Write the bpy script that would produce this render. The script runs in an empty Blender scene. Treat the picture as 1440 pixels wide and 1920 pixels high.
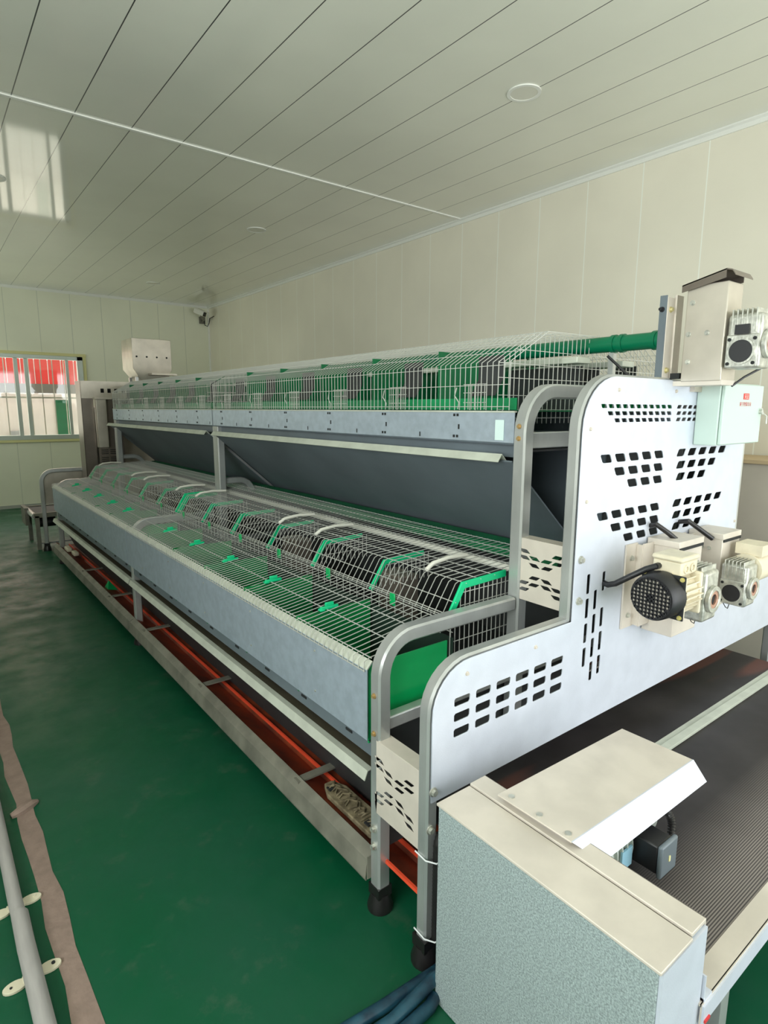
import bpy, bmesh, math, random
from mathutils import Vector, Matrix
random.seed(7)
SC = bpy.context.scene
COL = SC.collection
R = math.radians

# ------------------------------------------------------------------ camera
yaw, pitch, roll = 0.65822157, -0.17056067, 0.00350547
fw = Vector((math.sin(yaw)*math.cos(pitch), math.cos(yaw)*math.cos(pitch), math.sin(pitch)))
rt = Vector((math.cos(yaw), -math.sin(yaw), 0))
up = rt.cross(fw)
r2 = rt*math.cos(roll) + up*math.sin(roll)
u2 = -rt*math.sin(roll) + up*math.cos(roll)
cd = bpy.data.cameras.new('camera'); cam = bpy.data.objects.new('camera', cd); COL.objects.link(cam)
M3 = Matrix((r2, u2, -fw)).transposed()
cam.matrix_world = Matrix.Translation((0, 0, 1.55)) @ M3.to_4x4()
cd.sensor_fit = 'HORIZONTAL'; cd.sensor_width = 36; cd.lens = 1119.08/1440*36
cd.clip_start = 0.02
SC.camera = cam

# ------------------------------------------------------------------ light
SC.view_settings.view_transform = 'Standard'; SC.view_settings.look = 'None'
SC.view_settings.gamma = 1; SC.view_settings.use_curve_mapping = False
SC.view_settings.exposure = 0.0
w = bpy.data.worlds.new('world'); SC.world = w; w.use_nodes = True
bg = w.node_tree.nodes['Background']
bg.inputs[0].default_value = (0.86, 0.93, 0.96, 1); bg.inputs[1].default_value = 2.0

def area(name, loc, rot, sx, sy, power, col=(1, 1, 1)):
    l = bpy.data.lights.new(name, 'AREA'); l.shape = 'RECTANGLE'; l.size = sx; l.size_y = sy
    l.energy = power; l.color = col
    o = bpy.data.objects.new(name, l); COL.objects.link(o); o.location = loc; o.rotation_euler = rot
    return o
# daylight coming in through the wide doorway behind the viewer, and the far window; the left-wall lamps are added fill
area('doorway_daylight', (2.65, -2.05, 1.4), (R(97), 0, 0), 3.1, 2.6, 82, (0.96, 0.985, 1.0))
area('window_daylight', (1.2, 10.9, 1.72), (R(-90), 0, 0), 1.9, 1.3, 13, (1.0, 0.90, 0.76))
area('far_left_fill', (-1.75, 8.9, 2.3), (0, R(-112), 0), 1.3, 2.2, 32, (0.96, 1.0, 0.86))  # added fill that lifts the far wall and ceiling corner
area('near_left_fill', (-1.75, 0.2, 1.95), (0, R(-106), 0), 1.5, 2.8, 150, (0.96, 0.98, 1.0))  # added fill that brightens the left-facing sides

# ------------------------------------------------------------------ materials
def mat(name, col, rough=0.5, metal=0.0, spec=0.5, var=0.0, vscale=6.0, bump=0.0, bscale=60.0, col2=None, coat=0.0, stretch=None):
    m = bpy.data.materials.new(name); m.use_nodes = True
    nt = m.node_tree; b = nt.nodes['Principled BSDF']
    b.inputs['Base Color'].default_value = (*col, 1); b.inputs['Roughness'].default_value = rough
    b.inputs['Metallic'].default_value = metal; b.inputs['Specular IOR Level'].default_value = spec
    b.inputs['Coat Weight'].default_value = coat
    tc = nt.nodes.new('ShaderNodeTexCoord'); src = tc.outputs['Object']
    if stretch:
        mp = nt.nodes.new('ShaderNodeMapping'); mp.inputs['Scale'].default_value = stretch
        nt.links.new(src, mp.inputs[0]); src = mp.outputs[0]
    if var > 0 or col2:
        n = nt.nodes.new('ShaderNodeTexNoise'); n.inputs['Scale'].default_value = vscale; n.inputs['Detail'].default_value = 5
        nt.links.new(src, n.inputs['Vector'])
        rp = nt.nodes.new('ShaderNodeValToRGB')
        a = col2 if col2 else tuple(max(0, c*(1-var)) for c in col)
        bb = col if col2 else tuple(min(1, c*(1+var)) for c in col)
        rp.color_ramp.elements[0].position = 0.35; rp.color_ramp.elements[0].color = (*a, 1)
        rp.color_ramp.elements[1].position = 0.65; rp.color_ramp.elements[1].color = (*bb, 1)
        nt.links.new(n.outputs['Fac'], rp.inputs[0]); nt.links.new(rp.outputs[0], b.inputs['Base Color'])
    if bump > 0:
        n2 = nt.nodes.new('ShaderNodeTexNoise'); n2.inputs['Scale'].default_value = bscale; n2.inputs['Detail'].default_value = 2
        nt.links.new(src, n2.inputs['Vector'])
        bp = nt.nodes.new('ShaderNodeBump'); bp.inputs['Strength'].default_value = bump; bp.inputs['Distance'].default_value = 0.004
        nt.links.new(n2.outputs['Fac'], bp.inputs['Height']); nt.links.new(bp.outputs[0], b.inputs['Normal'])
    return m

def seam_mat(name, col, line, axis, offs, period, width, rough, spec, coat=0.0, bump=0.0):
    """painted sandwich panel: joints repeat every `period` metres along axis"""
    m = mat(name, col, rough, 0, spec, var=0.05, vscale=0.9, coat=coat, bump=bump, bscale=2.5)
    nt = m.node_tree; b = nt.nodes['Principled BSDF']
    b.inputs['Coat Roughness'].default_value = 0.06
    tc = nt.nodes.new('ShaderNodeTexCoord'); sp = nt.nodes.new('ShaderNodeSeparateXYZ')
    nt.links.new(tc.outputs['Object'], sp.inputs[0])
    def mth(op, a, v):
        n = nt.nodes.new('ShaderNodeMath'); n.operation = op
        nt.links.new(a, n.inputs[0]); n.inputs[1].default_value = v; return n.outputs[0]
    t = mth('SUBTRACT', sp.outputs[axis], offs - width/2 - 50*period)
    t = mth('MODULO', t, period); t = mth('LESS_THAN', t, width)
    mx = nt.nodes.new('ShaderNodeMix'); mx.data_type = 'RGBA'
    prev = b.inputs['Base Color'].links[0].from_socket
    nt.links.new(t, mx.inputs['Factor']); nt.links.new(prev, mx.inputs['A']); mx.inputs['B'].default_value = (*line, 1)
    nt.links.new(mx.outputs['Result'], b.inputs['Base Color'])
    return m

def s(r, g, b):
    f = lambda c: ((c/255+0.055)/1.055)**2.4 if c/255 > 0.04045 else c/255/12.92
    return (f(r), f(g), f(b))

M = {}
M['ceil'] = seam_mat('ceiling_panel', s(232, 232, 218), s(60, 62, 58), 0, 0.627, 0.338, 0.006, 0.35, 0.5, coat=1.0, bump=0.04)
M['wallR'] = seam_mat('right_wall_panel', s(236, 230, 212), s(248, 248, 236), 1, 2.10, 0.4605, 0.008, 0.38, 0.4)
M['wallF'] = seam_mat('far_wall_panel', s(236, 236, 214), s(212, 214, 194), 0, 1.636, 0.4535, 0.010, 0.35, 0.4)
M['wall'] = mat('wall_panel', s(214, 212, 196), 0.5)
M['trim'] = mat('white_trim', s(238, 238, 230), 0.45)
M['trimgrey'] = mat('grey_trim', s(170, 172, 165), 0.4)
M['galv'] = mat('galvanised_sheet', s(176, 188, 200), 0.42, 0.45, 0.5, var=0.07, vscale=30, bump=0.08, bscale=250)
M['endplate'] = mat('end_plate_steel', s(206, 211, 222), 0.45, 0.25, 0.5, var=0.035, vscale=14, bump=0.06, bscale=300)
M['tube'] = mat('galvanised_tube', s(190, 192, 190), 0.32, 0.6, 0.5, var=0.12, vscale=9, stretch=(1, 1, 0.4))
M['steel'] = mat('stainless_steel', s(196, 188, 174), 0.36, 0.55, 0.5, var=0.1, vscale=7)
M['steelbox'] = mat('worn_steel_cover', s(206, 197, 184), 0.5, 0.15, 0.5, var=0.07, vscale=9)
M['cabside'] = mat('textured_cabinet_sheet', s(150, 163, 162), 0.6, 0.1, 0.4, var=0.3, vscale=260, bump=0.3, bscale=220)
M['wire'] = mat('zinc_wire', s(205, 205, 198), 0.4, 0.35)
M['green'] = mat('green_plastic', s(4, 168, 92), 0.35, var=0.08, vscale=5)
M['aqua'] = mat('bright_green_plastic', s(12, 190, 128), 0.35)
M['dgreen'] = mat('dark_green_plastic', s(0, 104, 60), 0.4, var=0.15, vscale=6)
M['traygreen'] = mat('tray_green_plastic', s(0, 120, 70), 0.45, var=.35, vscale=3)
M['pipegreen'] = mat('green_pipe', s(0, 110, 74), 0.3)
M['board'] = mat('grey_deflector_board', s(106, 116, 122), 0.42, 0.1, 0.4, var=0.1, vscale=3)
M['rail'] = mat('painted_rail', s(190, 194, 180), 0.5, 0.15, var=0.08, vscale=12)
M['dirtyrail'] = mat('dusty_rail', s(122, 120, 108), 0.6, 0.15, var=0.22, vscale=9)
M['black'] = mat('black_plastic', s(26, 26, 28), 0.45)
M['partgreen'] = mat('shaded_green_plastic', s(0, 122, 60), 0.5, var=.15)  # darker copy of the green plastic, standing in for shade inside the nests
M['nestdark'] = mat('dark_nest_lining', s(12, 38, 26), 0.7, var=.2)
M['rubber'] = mat('black_rubber', s(30, 28, 28), 0.35)
M['hole'] = mat('dark_interior', s(30, 32, 32), 0.8)
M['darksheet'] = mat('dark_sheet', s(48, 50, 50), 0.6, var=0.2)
M['gutter'] = mat('brown_gutter', s(92, 86, 70), 0.5, 0.1, var=0.15)
M['orange'] = mat('orange_plastic', s(228, 80, 50), 0.4, var=0.12)
M['rust'] = mat('stained_orange_belt', s(138, 56, 24), 0.5, col2=s(84, 34, 20), vscale=7)
M['cast'] = mat('cast_aluminium', s(190, 190, 180), 0.34, 0.6, var=0.25, vscale=40, bump=0.15, bscale=120)
M['cream'] = mat('cream_motor_paint', s(216, 206, 180), 0.42, var=0.07, vscale=20)
M['copper'] = mat('bore_ring', s(190, 146, 126), 0.4, 0.5)
M['ebox'] = mat('pale_mint_paint', s(192, 210, 200), 0.4)
M['red'] = mat('red_paint', s(205, 50, 50), 0.5)
M['pinkred'] = mat('red_lettering', s(205, 95, 100), 0.5)
M['whitepl'] = mat('white_plastic', s(226, 224, 212), 0.4)
M['ivory'] = mat('ivory_clamp_plastic', s(214, 206, 180), 0.5)
M['greypipe'] = mat('grey_conduit', s(164, 160, 156), 0.55, var=0.08, vscale=12, stretch=(6, .6, 6))
M['teal'] = mat('blue_hose', s(34, 78, 94), 0.4, col2=s(16, 42, 58), vscale=20)
M['tan'] = mat('tan_dusty_plastic', s(138, 126, 98), 0.7, col2=s(86, 76, 56), vscale=30, bump=0.6, bscale=60)
M['alu'] = mat('aluminium_frame', s(196, 204, 196), 0.4, 0.3)
M['yellowtrim'] = mat('yellowed_trim', s(226, 220, 160), 0.5)
M['redwall'] = mat('red_awning', s(215, 40, 34), 0.6, var=0.1, vscale=2)
M['outwhite'] = mat('outside_wall', s(236, 230, 214), 0.8, var=0.08, vscale=1.5)
M['outdark'] = mat('outside_shade', s(110, 100, 88), 0.8)
M['carton'] = mat('beige_panel', s(196, 186, 172), 0.6, var=0.03)
M['cartontop'] = mat('cardboard', s(200, 176, 140), 0.7)
M['lens'] = mat('dark_lens', s(12, 12, 14), 0.12)
M['sticker'] = mat('pale_sticker', s(206, 226, 222), 0.5)
M['diffuser'] = mat('lamp_diffuser', s(226, 224, 210), 0.35)
M['patch'] = mat('bare_concrete', s(138, 118, 106), 0.85, var=0.1, vscale=25, bump=0.5, bscale=70)
M['zip'] = mat('zip_tie', s(225, 228, 228), 0.4)
M['shadowsteel'] = mat('shaded_steel', s(128, 118, 108), 0.3, 0.5, var=0.12, vscale=4)  # stainless steel darkened in colour to stand in for shade

# conveyor belt: ribbed black rubber with wet stains and dust
def belt_mat():
    m = mat('ribbed_belt', s(56, 52, 53), 0.5, 0, 0.35, col2=s(36, 32, 33), vscale=4)
    nt = m.node_tree; b = nt.nodes['Principled BSDF']
    tc = nt.nodes.new('ShaderNodeTexCoord')
    wv = nt.nodes.new('ShaderNodeTexWave'); wv.bands_direction = 'Y'; wv.inputs['Scale'].default_value = 55
    wv.inputs['Distortion'].default_value = 0.0
    nt.links.new(tc.outputs['Object'], wv.inputs['Vector'])
    sp = nt.nodes.new('ShaderNodeSeparateXYZ'); nt.links.new(tc.outputs['Object'], sp.inputs[0])
    # the coarse ribbed lane lies on the outer side of the belt
    mr = nt.nodes.new('ShaderNodeMapRange'); mr.inputs[1].default_value = -0.12; mr.inputs[2].default_value = -0.28
    nt.links.new(sp.outputs[1], mr.inputs[0])
    mu = nt.nodes.new('ShaderNodeMath'); mu.operation = 'MULTIPLY'
    nt.links.new(wv.outputs['Fac'], mu.inputs[0]); nt.links.new(mr.outputs[0], mu.inputs[1])
    mu2 = nt.nodes.new('ShaderNodeMath'); mu2.operation = 'MULTIPLY'; mu2.inputs[1].default_value = 0.6
    nt.links.new(mu.outputs[0], mu2.inputs[0])
    mx = nt.nodes.new('ShaderNodeMix'); mx.data_type = 'RGBA'; mx.inputs['B'].default_value = (*s(176, 166, 158), 1)
    nt.links.new(mu2.outputs[0], mx.inputs['Factor'])
    nt.links.new(b.inputs['Base Color'].links[0].from_socket, mx.inputs['A'])
    # spilt dark patch and reddish rubbing streak
    n3 = nt.nodes.new('ShaderNodeTexNoise'); n3.inputs['Scale'].default_value = 1.6; n3.inputs['Detail'].default_value = 1
    mp = nt.nodes.new('ShaderNodeMapping'); mp.inputs['Scale'].default_value = (0.6, 6, 1); mp.inputs['Location'].default_value = (3.1, 1.7, 0)
    nt.links.new(tc.outputs['Object'], mp.inputs[0]); nt.links.new(mp.outputs[0], n3.inputs['Vector'])
    rp = nt.nodes.new('ShaderNodeValToRGB'); rp.color_ramp.elements[0].position = 0.56; rp.color_ramp.elements[1].position = 0.66
    rp.color_ramp.elements[1].color = (0.45, 0.45, 0.45, 1)
    nt.links.new(n3.outputs['Fac'], rp.inputs[0])
    mx2 = nt.nodes.new('ShaderNodeMix'); mx2.data_type = 'RGBA'; mx2.inputs['B'].default_value = (*s(120, 66, 52), 1)
    nt.links.new(rp.outputs[0], mx2.inputs['Factor']); nt.links.new(mx.outputs['Result'], mx2.inputs['A'])
    nt.links.new(mx2.outputs['Result'], b.inputs['Base Color'])
    return m
M['belt'] = belt_mat()

def floor_mat():
    m = mat('green_epoxy_floor', s(28, 116, 78), 0.34, 0, 0.35)
    nt = m.node_tree; b = nt.nodes['Principled BSDF']
    tc = nt.nodes.new('ShaderNodeTexCoord')
    def noise(scale, det, rough=0.6):
        n = nt.nodes.new('ShaderNodeTexNoise'); n.inputs['Scale'].default_value = scale; n.inputs['Detail'].default_value = det
        n.inputs['Roughness'].default_value = rough
        nt.links.new(tc.outputs['Object'], n.inputs['Vector']); return n.outputs['Fac']
    def ramp(src, p0, p1, c0, c1):
        r = nt.nodes.new('ShaderNodeValToRGB'); r.color_ramp.elements[0].position = p0; r.color_ramp.elements[1].position = p1
        r.color_ramp.elements[0].color = (*c0, 1); r.color_ramp.elements[1].color = (*c1, 1)
        nt.links.new(src, r.inputs[0]); return r.outputs[0]
    base = ramp(noise(2.2, 6), 0.38, 0.62, s(5, 80, 50), s(20, 80, 56))
    dust = ramp(noise(5.5, 8, 0.7), 0.56, 0.72, (0, 0, 0), (0.55, 0.55, 0.55))
    mx = nt.nodes.new('ShaderNodeMix'); mx.data_type = 'RGBA'
    nt.links.new(dust, mx.inputs['Factor']); nt.links.new(base, mx.inputs['A']); mx.inputs['B'].default_value = (*s(74, 92, 76), 1)
    nt.links.new(mx.outputs['Result'], b.inputs['Base Color'])
    rr = ramp(noise(4, 5), 0.35, 0.7, (0.34, 0.34, 0.34), (0.6, 0.6, 0.6))
    nt.links.new(rr, b.inputs['Roughness'])
    bp = nt.nodes.new('ShaderNodeBump'); bp.inputs['Strength'].default_value = 0.12; bp.inputs['Distance'].default_value = 0.004
    nt.links.new(noise(14, 4), bp.inputs['Height']); nt.links.new(bp.outputs[0], b.inputs['Normal'])
    return m
M['floor'] = floor_mat()

def glass_mat():
    m = bpy.data.materials.new('window_glass'); m.use_nodes = True; nt = m.node_tree
    out = nt.nodes['Material Output']; nt.nodes.remove(nt.nodes['Principled BSDF'])
    t = nt.nodes.new('ShaderNodeBsdfTransparent'); g = nt.nodes.new('ShaderNodeBsdfGlossy'); g.inputs['Roughness'].default_value = 0.03
    t.inputs[0].default_value = (0.94, 0.97, 0.95, 1)
    x = nt.nodes.new('ShaderNodeMixShader'); x.inputs[0].default_value = 0.07
    nt.links.new(t.outputs[0], x.inputs[1]); nt.links.new(g.outputs[0], x.inputs[2]); nt.links.new(x.outputs[0], out.inputs[0])
    return m
M['glass'] = glass_mat()

# ------------------------------------------------------------------ mesh helpers
class MB:
    def __init__(self): self.v = []; self.f = []
    def add(self, vs, fs):
        k = len(self.v); self.v += [tuple(p) for p in vs]; self.f += [tuple(i+k for i in f) for f in fs]; return self
    def box(self, x0, x1, y0, y1, z0, z1, mtx=None):
        vs = [(x, y, z) for x in (x0, x1) for y in (y0, y1) for z in (z0, z1)]
        if mtx is not None: vs = [mtx @ Vector(p) for p in vs]
        return self.add(vs, [(0, 1, 3, 2), (4, 6, 7, 5), (0, 4, 5, 1), (2, 3, 7, 6), (0, 2, 6, 4), (1, 5, 7, 3)])
    def tube(self, pts, r, n=6, caps=True):
        P = [Vector(p) for p in pts]; rings = []
        ref = None
        for i, p in enumerate(P):
            if i == 0: t = P[1]-P[0]
            elif i == len(P)-1: t = P[-1]-P[-2]
            else: t = (P[i]-P[i-1]).normalized() + (P[i+1]-P[i]).normalized()
            t.normalize()
            if ref is None:
                ref = Vector((0, 0, 1)) if abs(t.z) < 0.9 else Vector((0, 1, 0))
            a = t.cross(ref)
            if a.length < 1e-4: a = t.cross(Vector((1, 0, 0)))
            a.normalize(); b = a.cross(t); ref = b
            rr = r[i] if isinstance(r, (list, tuple)) else r
            rings.append([p + a*math.cos(q)*rr + b*math.sin(q)*rr for q in [2*math.pi*(k+.5)/n for k in range(n)]])
        vs = [q for g in rings for q in g]; fs = []
        for i in range(len(P)-1):
            for k in range(n):
                fs.append((i*n+k, i*n+(k+1) % n, (i+1)*n+(k+1) % n, (i+1)*n+k))
        if caps: fs += [tuple(range(n))[::-1], tuple((len(P)-1)*n+k for k in range(n))]
        return self.add(vs, fs)
    def cyl(self, a, b, r, n=20, r2=None): return self.tube([a, b], [r, r if r2 is None else r2], n)
    def ring(self, c, axis, R0, R1, d, n=32):
        """flat annulus of depth d along axis"""
        ax = Vector(axis).normalized(); ref = Vector((0, 0, 1)) if abs(ax.z) < .9 else Vector((1, 0, 0))
        a = ax.cross(ref).normalized(); b = ax.cross(a); c = Vector(c); vs = []
        for k in range(n):
            q = 2*math.pi*k/n; e = a*math.cos(q)+b*math.sin(q)
            vs += [c+e*R0, c+e*R1, c+e*R1+ax*d, c+e*R0+ax*d]
        fs = []
        for k in range(n):
            j = (k+1) % n
            for m_ in range(4): fs.append((k*4+m_, k*4+(m_+1) % 4, j*4+(m_+1) % 4, j*4+m_))
        return self.add(vs, fs)
    def extr(self, prof, y0, y1):
        """polygon in XZ extruded along Y"""
        n = len(prof); vs = [(x, y0, z) for x, z in prof] + [(x, y1, z) for x, z in prof]
        return self.add(vs, [tuple(range(n)), tuple(range(2*n-1, n-1, -1))] + [(k, k+n, (k+1) % n+n, (k+1) % n) for k in range(n)])
    def strip(self, path, y0, y1, th):
        """folded sheet: XZ polyline given thickness, extruded along Y"""
        P = [Vector(p) for p in path]; up_, lo = [], []
        for i, p in enumerate(P):
            t = (P[min(i+1, len(P)-1)] - P[max(i-1, 0)]).normalized(); nn = Vector((-t.y, t.x))
            up_.append(p+nn*th/2); lo.append(p-nn*th/2)
        for i in range(len(P)-1):
            self.extr([tuple(up_[i]), tuple(up_[i+1]), tuple(lo[i+1]), tuple(lo[i])], y0, y1)
        return self
    def sweep(self, path, y, w, d, bev=0.006):
        """rounded rectangular tube whose centre line lies in the plane Y=y"""
        P = [Vector(p) for p in path]; n = 8; vs = []; fs = []
        h, k = w/2, d/2
        prof = [(h, -k+bev), (h, k-bev), (h-bev, k), (-h+bev, k), (-h, k-bev), (-h, -k+bev), (-h+bev, -k), (h-bev, -k)]
        for i, p in enumerate(P):
            if i == 0: t = (P[1]-P[0]).normalized(); sc = 1
            elif i == len(P)-1: t = (P[-1]-P[-2]).normalized(); sc = 1
            else:
                t1 = (P[i]-P[i-1]).normalized(); t2 = (P[i+1]-P[i]).normalized(); t = (t1+t2).normalized()
                sc = 1/max(0.3, t.dot(t1))
            nn = Vector((-t.y, t.x))
            vs += [(p.x+nn.x*a*sc, y+b, p.y+nn.y*a*sc) for a, b in prof]
        for i in range(len(P)-1):
            for q in range(n): fs.append((i*n+q, i*n+(q+1) % n, (i+1)*n+(q+1) % n, (i+1)*n+q))
        fs += [tuple(range(n)), tuple((len(P)-1)*n+q for q in range(n))[::-1]]
        return self.add(vs, fs)

def arc(cx, cz, r, a0, a1, n=8):
    return [(cx+r*math.cos(R(a0+(a1-a0)*k/n)), cz+r*math.sin(R(a0+(a1-a0)*k/n))) for k in range(n+1)]

def link(name, me, m, parent=None, smooth=True):
    me.materials.clear(); me.materials.append(m)
    if smooth:
        me.polygons.foreach_set('use_smooth', [True]*len(me.polygons)); me.set_sharp_from_angle(angle=R(38))
    o = bpy.data.objects.new(name, me); COL.objects.link(o)
    if parent is not None:
        o.parent = parent
        off = Vector(parent.location)
        p = parent.parent
        while p is not None: off += Vector(p.location); p = p.parent
        me.transform(Matrix.Translation(-off))
    else:
        # origin at the foot of the thing
        bb = [v.co for v in me.vertices]
        c = Vector(((min(v.x for v in bb)+max(v.x for v in bb))/2, (min(v.y for v in bb)+max(v.y for v in bb))/2, min(v.z for v in bb)))
        if name.split('_')[0] not in ('floor', 'ceiling', 'wall') and name != 'conveyor_belt':
            me.transform(Matrix.Translation(-c)); o.location = c
    return o

def obj(name, mb, m, parent=None, bevel=0.0, smooth=True, seg=2):
    me = bpy.data.meshes.new(name); me.from_pydata(mb.v, [], mb.f)
    bm = bmesh.new(); bm.from_mesh(me); bmesh.ops.recalc_face_normals(bm, faces=bm.faces); bm.to_mesh(me); bm.free()
    me.update()
    o = link(name, me, m, parent, smooth)
    if bevel > 0:
        b = o.modifiers.new('bevel', 'BEVEL'); b.width = bevel; b.segments = seg; b.limit_method = 'ANGLE'; b.angle_limit = R(40)
    return o

def tag(o, label=None, cat=None, group=None, kind=None):
    if label: o['label'] = label
    if cat: o['category'] = cat
    if group: o['group'] = group
    if kind: o['kind'] = kind
    return o

def empty(name, loc, label, cat, group=None):
    o = bpy.data.objects.new(name, None); COL.objects.link(o); o.location = loc; o.empty_display_size = 0.05
    return tag(o, label, cat, group)

def struct(name, mb, m, parent=None, bevel=0.0):
    o = obj(name, mb, m, parent, bevel)
    if parent is None: o['kind'] = 'structure'
    return o

def copy_tree(o, parent=None):
    c = o.copy(); COL.objects.link(c); c.parent = parent
    for ch in list(o.children): copy_tree(ch, c)
    return c

def plate(name, outline, holes, th, fn, m, parent=None):
    """sheet with real punched holes; fn maps (u, v, depth) to world"""
    cu = bpy.data.curves.new(name, 'CURVE'); cu.dimensions = '2D'; cu.fill_mode = 'BOTH'; cu.extrude = th/2
    for pl in [outline]+holes:
        sp = cu.splines.new('POLY'); sp.points.add(len(pl)-1)
        for i, (a, b) in enumerate(pl): sp.points[i].co = (a, b, 0, 1)
        sp.use_cyclic_u = True
    co = bpy.data.objects.new(name, cu); COL.objects.link(co)
    dg = bpy.context.evaluated_depsgraph_get()
    me = bpy.data.meshes.new_from_object(co.evaluated_get(dg))
    bpy.data.objects.remove(co); bpy.data.curves.remove(cu)
    for v in me.vertices: v.co = Vector(fn(v.co.x, v.co.y, v.co.z))
    bm = bmesh.new(); bm.from_mesh(me); bmesh.ops.remove_doubles(bm, verts=bm.verts, dist=1e-5)
    bmesh.ops.recalc_face_normals(bm, faces=bm.faces); bm.to_mesh(me); bm.free()
    me.name = name
    return link(name, me, m, parent, smooth=False)

def slot(u, v, w, h, sk=0.0):
    """parallelogram hole: sk shifts the top edge sideways"""
    c = min(w, h)*0.18
    P = [(-w/2-sk/2, -h/2), (w/2-sk/2, -h/2), (w/2+sk/2, h/2), (-w/2+sk/2, h/2)]
    out = []
    for i in range(4):
        a = Vector(P[i-1]); b = Vector(P[i]); d = Vector(P[(i+1) % 4])
        out += [tuple(b+(a-b).normalized()*c), tuple(b+(d-b).normalized()*c)]
    return [(u+x, v+y) for x, y in out]

def hexbolt(mb, p, axis, r=0.009, h=0.008):
    p = Vector(p); a = Vector(axis)
    mb.cyl(p, p+a*h*0.35, r*1.45, 14); mb.tube([p+a*h*0.3, p+a*h*1.3], r, 6)

def multi(name, boxes, m, parent, bevel=0.0):
    for b in boxes: obj(name, MB().box(*b), m, parent, bevel)
def bolts(name, pts, axis, r, h, m, parent):
    for q in pts:
        b = MB(); hexbolt(b, q, axis, r, h); obj(name, b, m, parent)

# ------------------------------------------------------------------ room shell
XL, XR, YB, YF, ZC = -1.7, 4.35, -2.0, 10.83, 3.36
struct('floor', MB().box(XL-.1, XR+.1, YB-.1, YF+.1, -0.1, 0), M['floor'])
struct('ceiling', MB().box(XL-.1, XR+.1, YB-.1, YF+.1, ZC, ZC+.1), M['ceil'])
struct('wall_right', MB().box(XR, XR+.1, YB-.1, YF+.1, 0, ZC), M['wallR'])
wx0, wx1, wz0, wz1 = 0.35, 2.20, 1.06, 2.36
struct('wall_far', MB().box(XL-.1, wx0, YF, YF+.1, 0, ZC).box(wx1, XR+.1, YF, YF+.1, 0, ZC)
       .box(wx0, wx1, YF, YF+.1, 0, wz0).box(wx0, wx1, YF, YF+.1, wz1, ZC), M['wallF'])
struct('wall_left', MB().box(XL-.1, XL, YB-.1, -1.2, 0, ZC).box(XL-.1, XL, 1.6, 7.8, 0, ZC).box(XL-.1, XL, 10.0, YF+.1, 0, ZC)
       .box(XL-.1, XL, 7.8, 10.0, 0, 1.65).box(XL-.1, XL, -1.2, 1.6, 0, 1.2).box(XL-.1, XL, -1.2, 1.6, 2.7, ZC).box(XL-.1, XL, 7.8, 10.0, 2.95, ZC), M['wall'])
struct('wall_back', MB().box(XL-.1, 1.05, YB-.1, YB, 0, ZC).box(4.25, XR+.1, YB-.1, YB, 0, ZC)
       .box(1.05, 4.25, YB-.1, YB, 2.75, ZC), M['wall'])
struct('trim_1', MB().box(XL, XR, 4.405, 4.43, ZC-.008, ZC), M['trim'])
struct('trim_2', MB().extr([(XR, ZC), (XR, ZC-.045), (XR-.012, ZC-.045), (XR-.012, ZC-.018), (XR-.03, ZC-.01), (XR-.03, ZC)], YB, YF), M['trim'])
struct('trim_3', MB().box(XL, XR-.03, YF-.012, YF, ZC-.04, ZC), M['trim'])
struct('trim_4', MB().box(XR-.025, XR, YF-.025, YF, 0, ZC-.05), M['trim'])
struct('baseboard_far', MB().box(XL, XR, YF-.012, YF, 0, .05), M['trimgrey'])

# window in the far wall
f = MB(); d0, d1 = YF-.03, YF+.05
f.box(wx0, wx1, d0, d1, wz1-.06, wz1).box(wx0, wx1, d0, d1, wz0, wz0+.07).box(wx0, wx0+.06, d0, d1, wz0, wz1).box(wx1-.085, wx1, d0, d1, wz0, wz1)
win = struct('window_1', f, M['alu'], bevel=.004)
def wchild(name, mb, m, **k): return obj(name, mb, m, win, **k)
sash = MB()
for a, b, yy in ((1.235, 1.29, YF-.012), (1.375, 1.43, YF+.01), (1.95, 1.995, YF+.01)):
    sash.box(a, b, yy, yy+.025, wz0+.07, wz1-.06)
wchild('window_sash', sash, M['alu'], bevel=.003)
wchild('window_glass', MB().box(wx0+.06, wx1-.085, YF+.022, YF+.027, wz0+.07, wz1-.06), M['glass'])
cs = MB()
cs.box(wx0-.06, wx1+.055, YF-.02, YF, wz1, wz1+.045).box(wx0-.06, wx1+.055, YF-.03, YF, wz0-.04, wz0).box(wx1, wx1+.05, YF-.02, YF, wz0, wz1)
wchild('window_casing', cs, M['yellowtrim'], bevel=.003)
bars = MB()
x = 0.45
while x < wx1-.1:
    bars.box(x, x+.014, YF+.12, YF+.134, wz0-.02, wz1+.02); x += 0.165
bars.box(wx0, wx1, YF+.118, YF+.136, 1.70, 1.725)
wchild('window_grille', bars, M['steel'])
# unseen left windows, added to go with the two fill lamps
for k_, (ya, yb, za, zb) in enumerate(((7.8, 10.0, 1.65, 2.95), (-1.2, 1.6, 1.2, 2.7))):
    ym = (ya+yb)/2
    sw = MB().box(XL-.06, XL+.02, ya, yb, zb-.05, zb).box(XL-.06, XL+.02, ya, yb, za, za+.05).box(XL-.06, XL+.02, ya, ya+.05, za, zb).box(XL-.06, XL+.02, yb-.05, yb, za, zb).box(XL-.06, XL+.02, ym-.03, ym+.03, za, zb)
    wn = struct('window_%d' % (k_+2), sw, M['alu'])
    obj('window_glass', MB().box(XL-.025, XL-.02, ya+.05, yb-.05, za+.05, zb-.05), M['glass'], wn)

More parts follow.
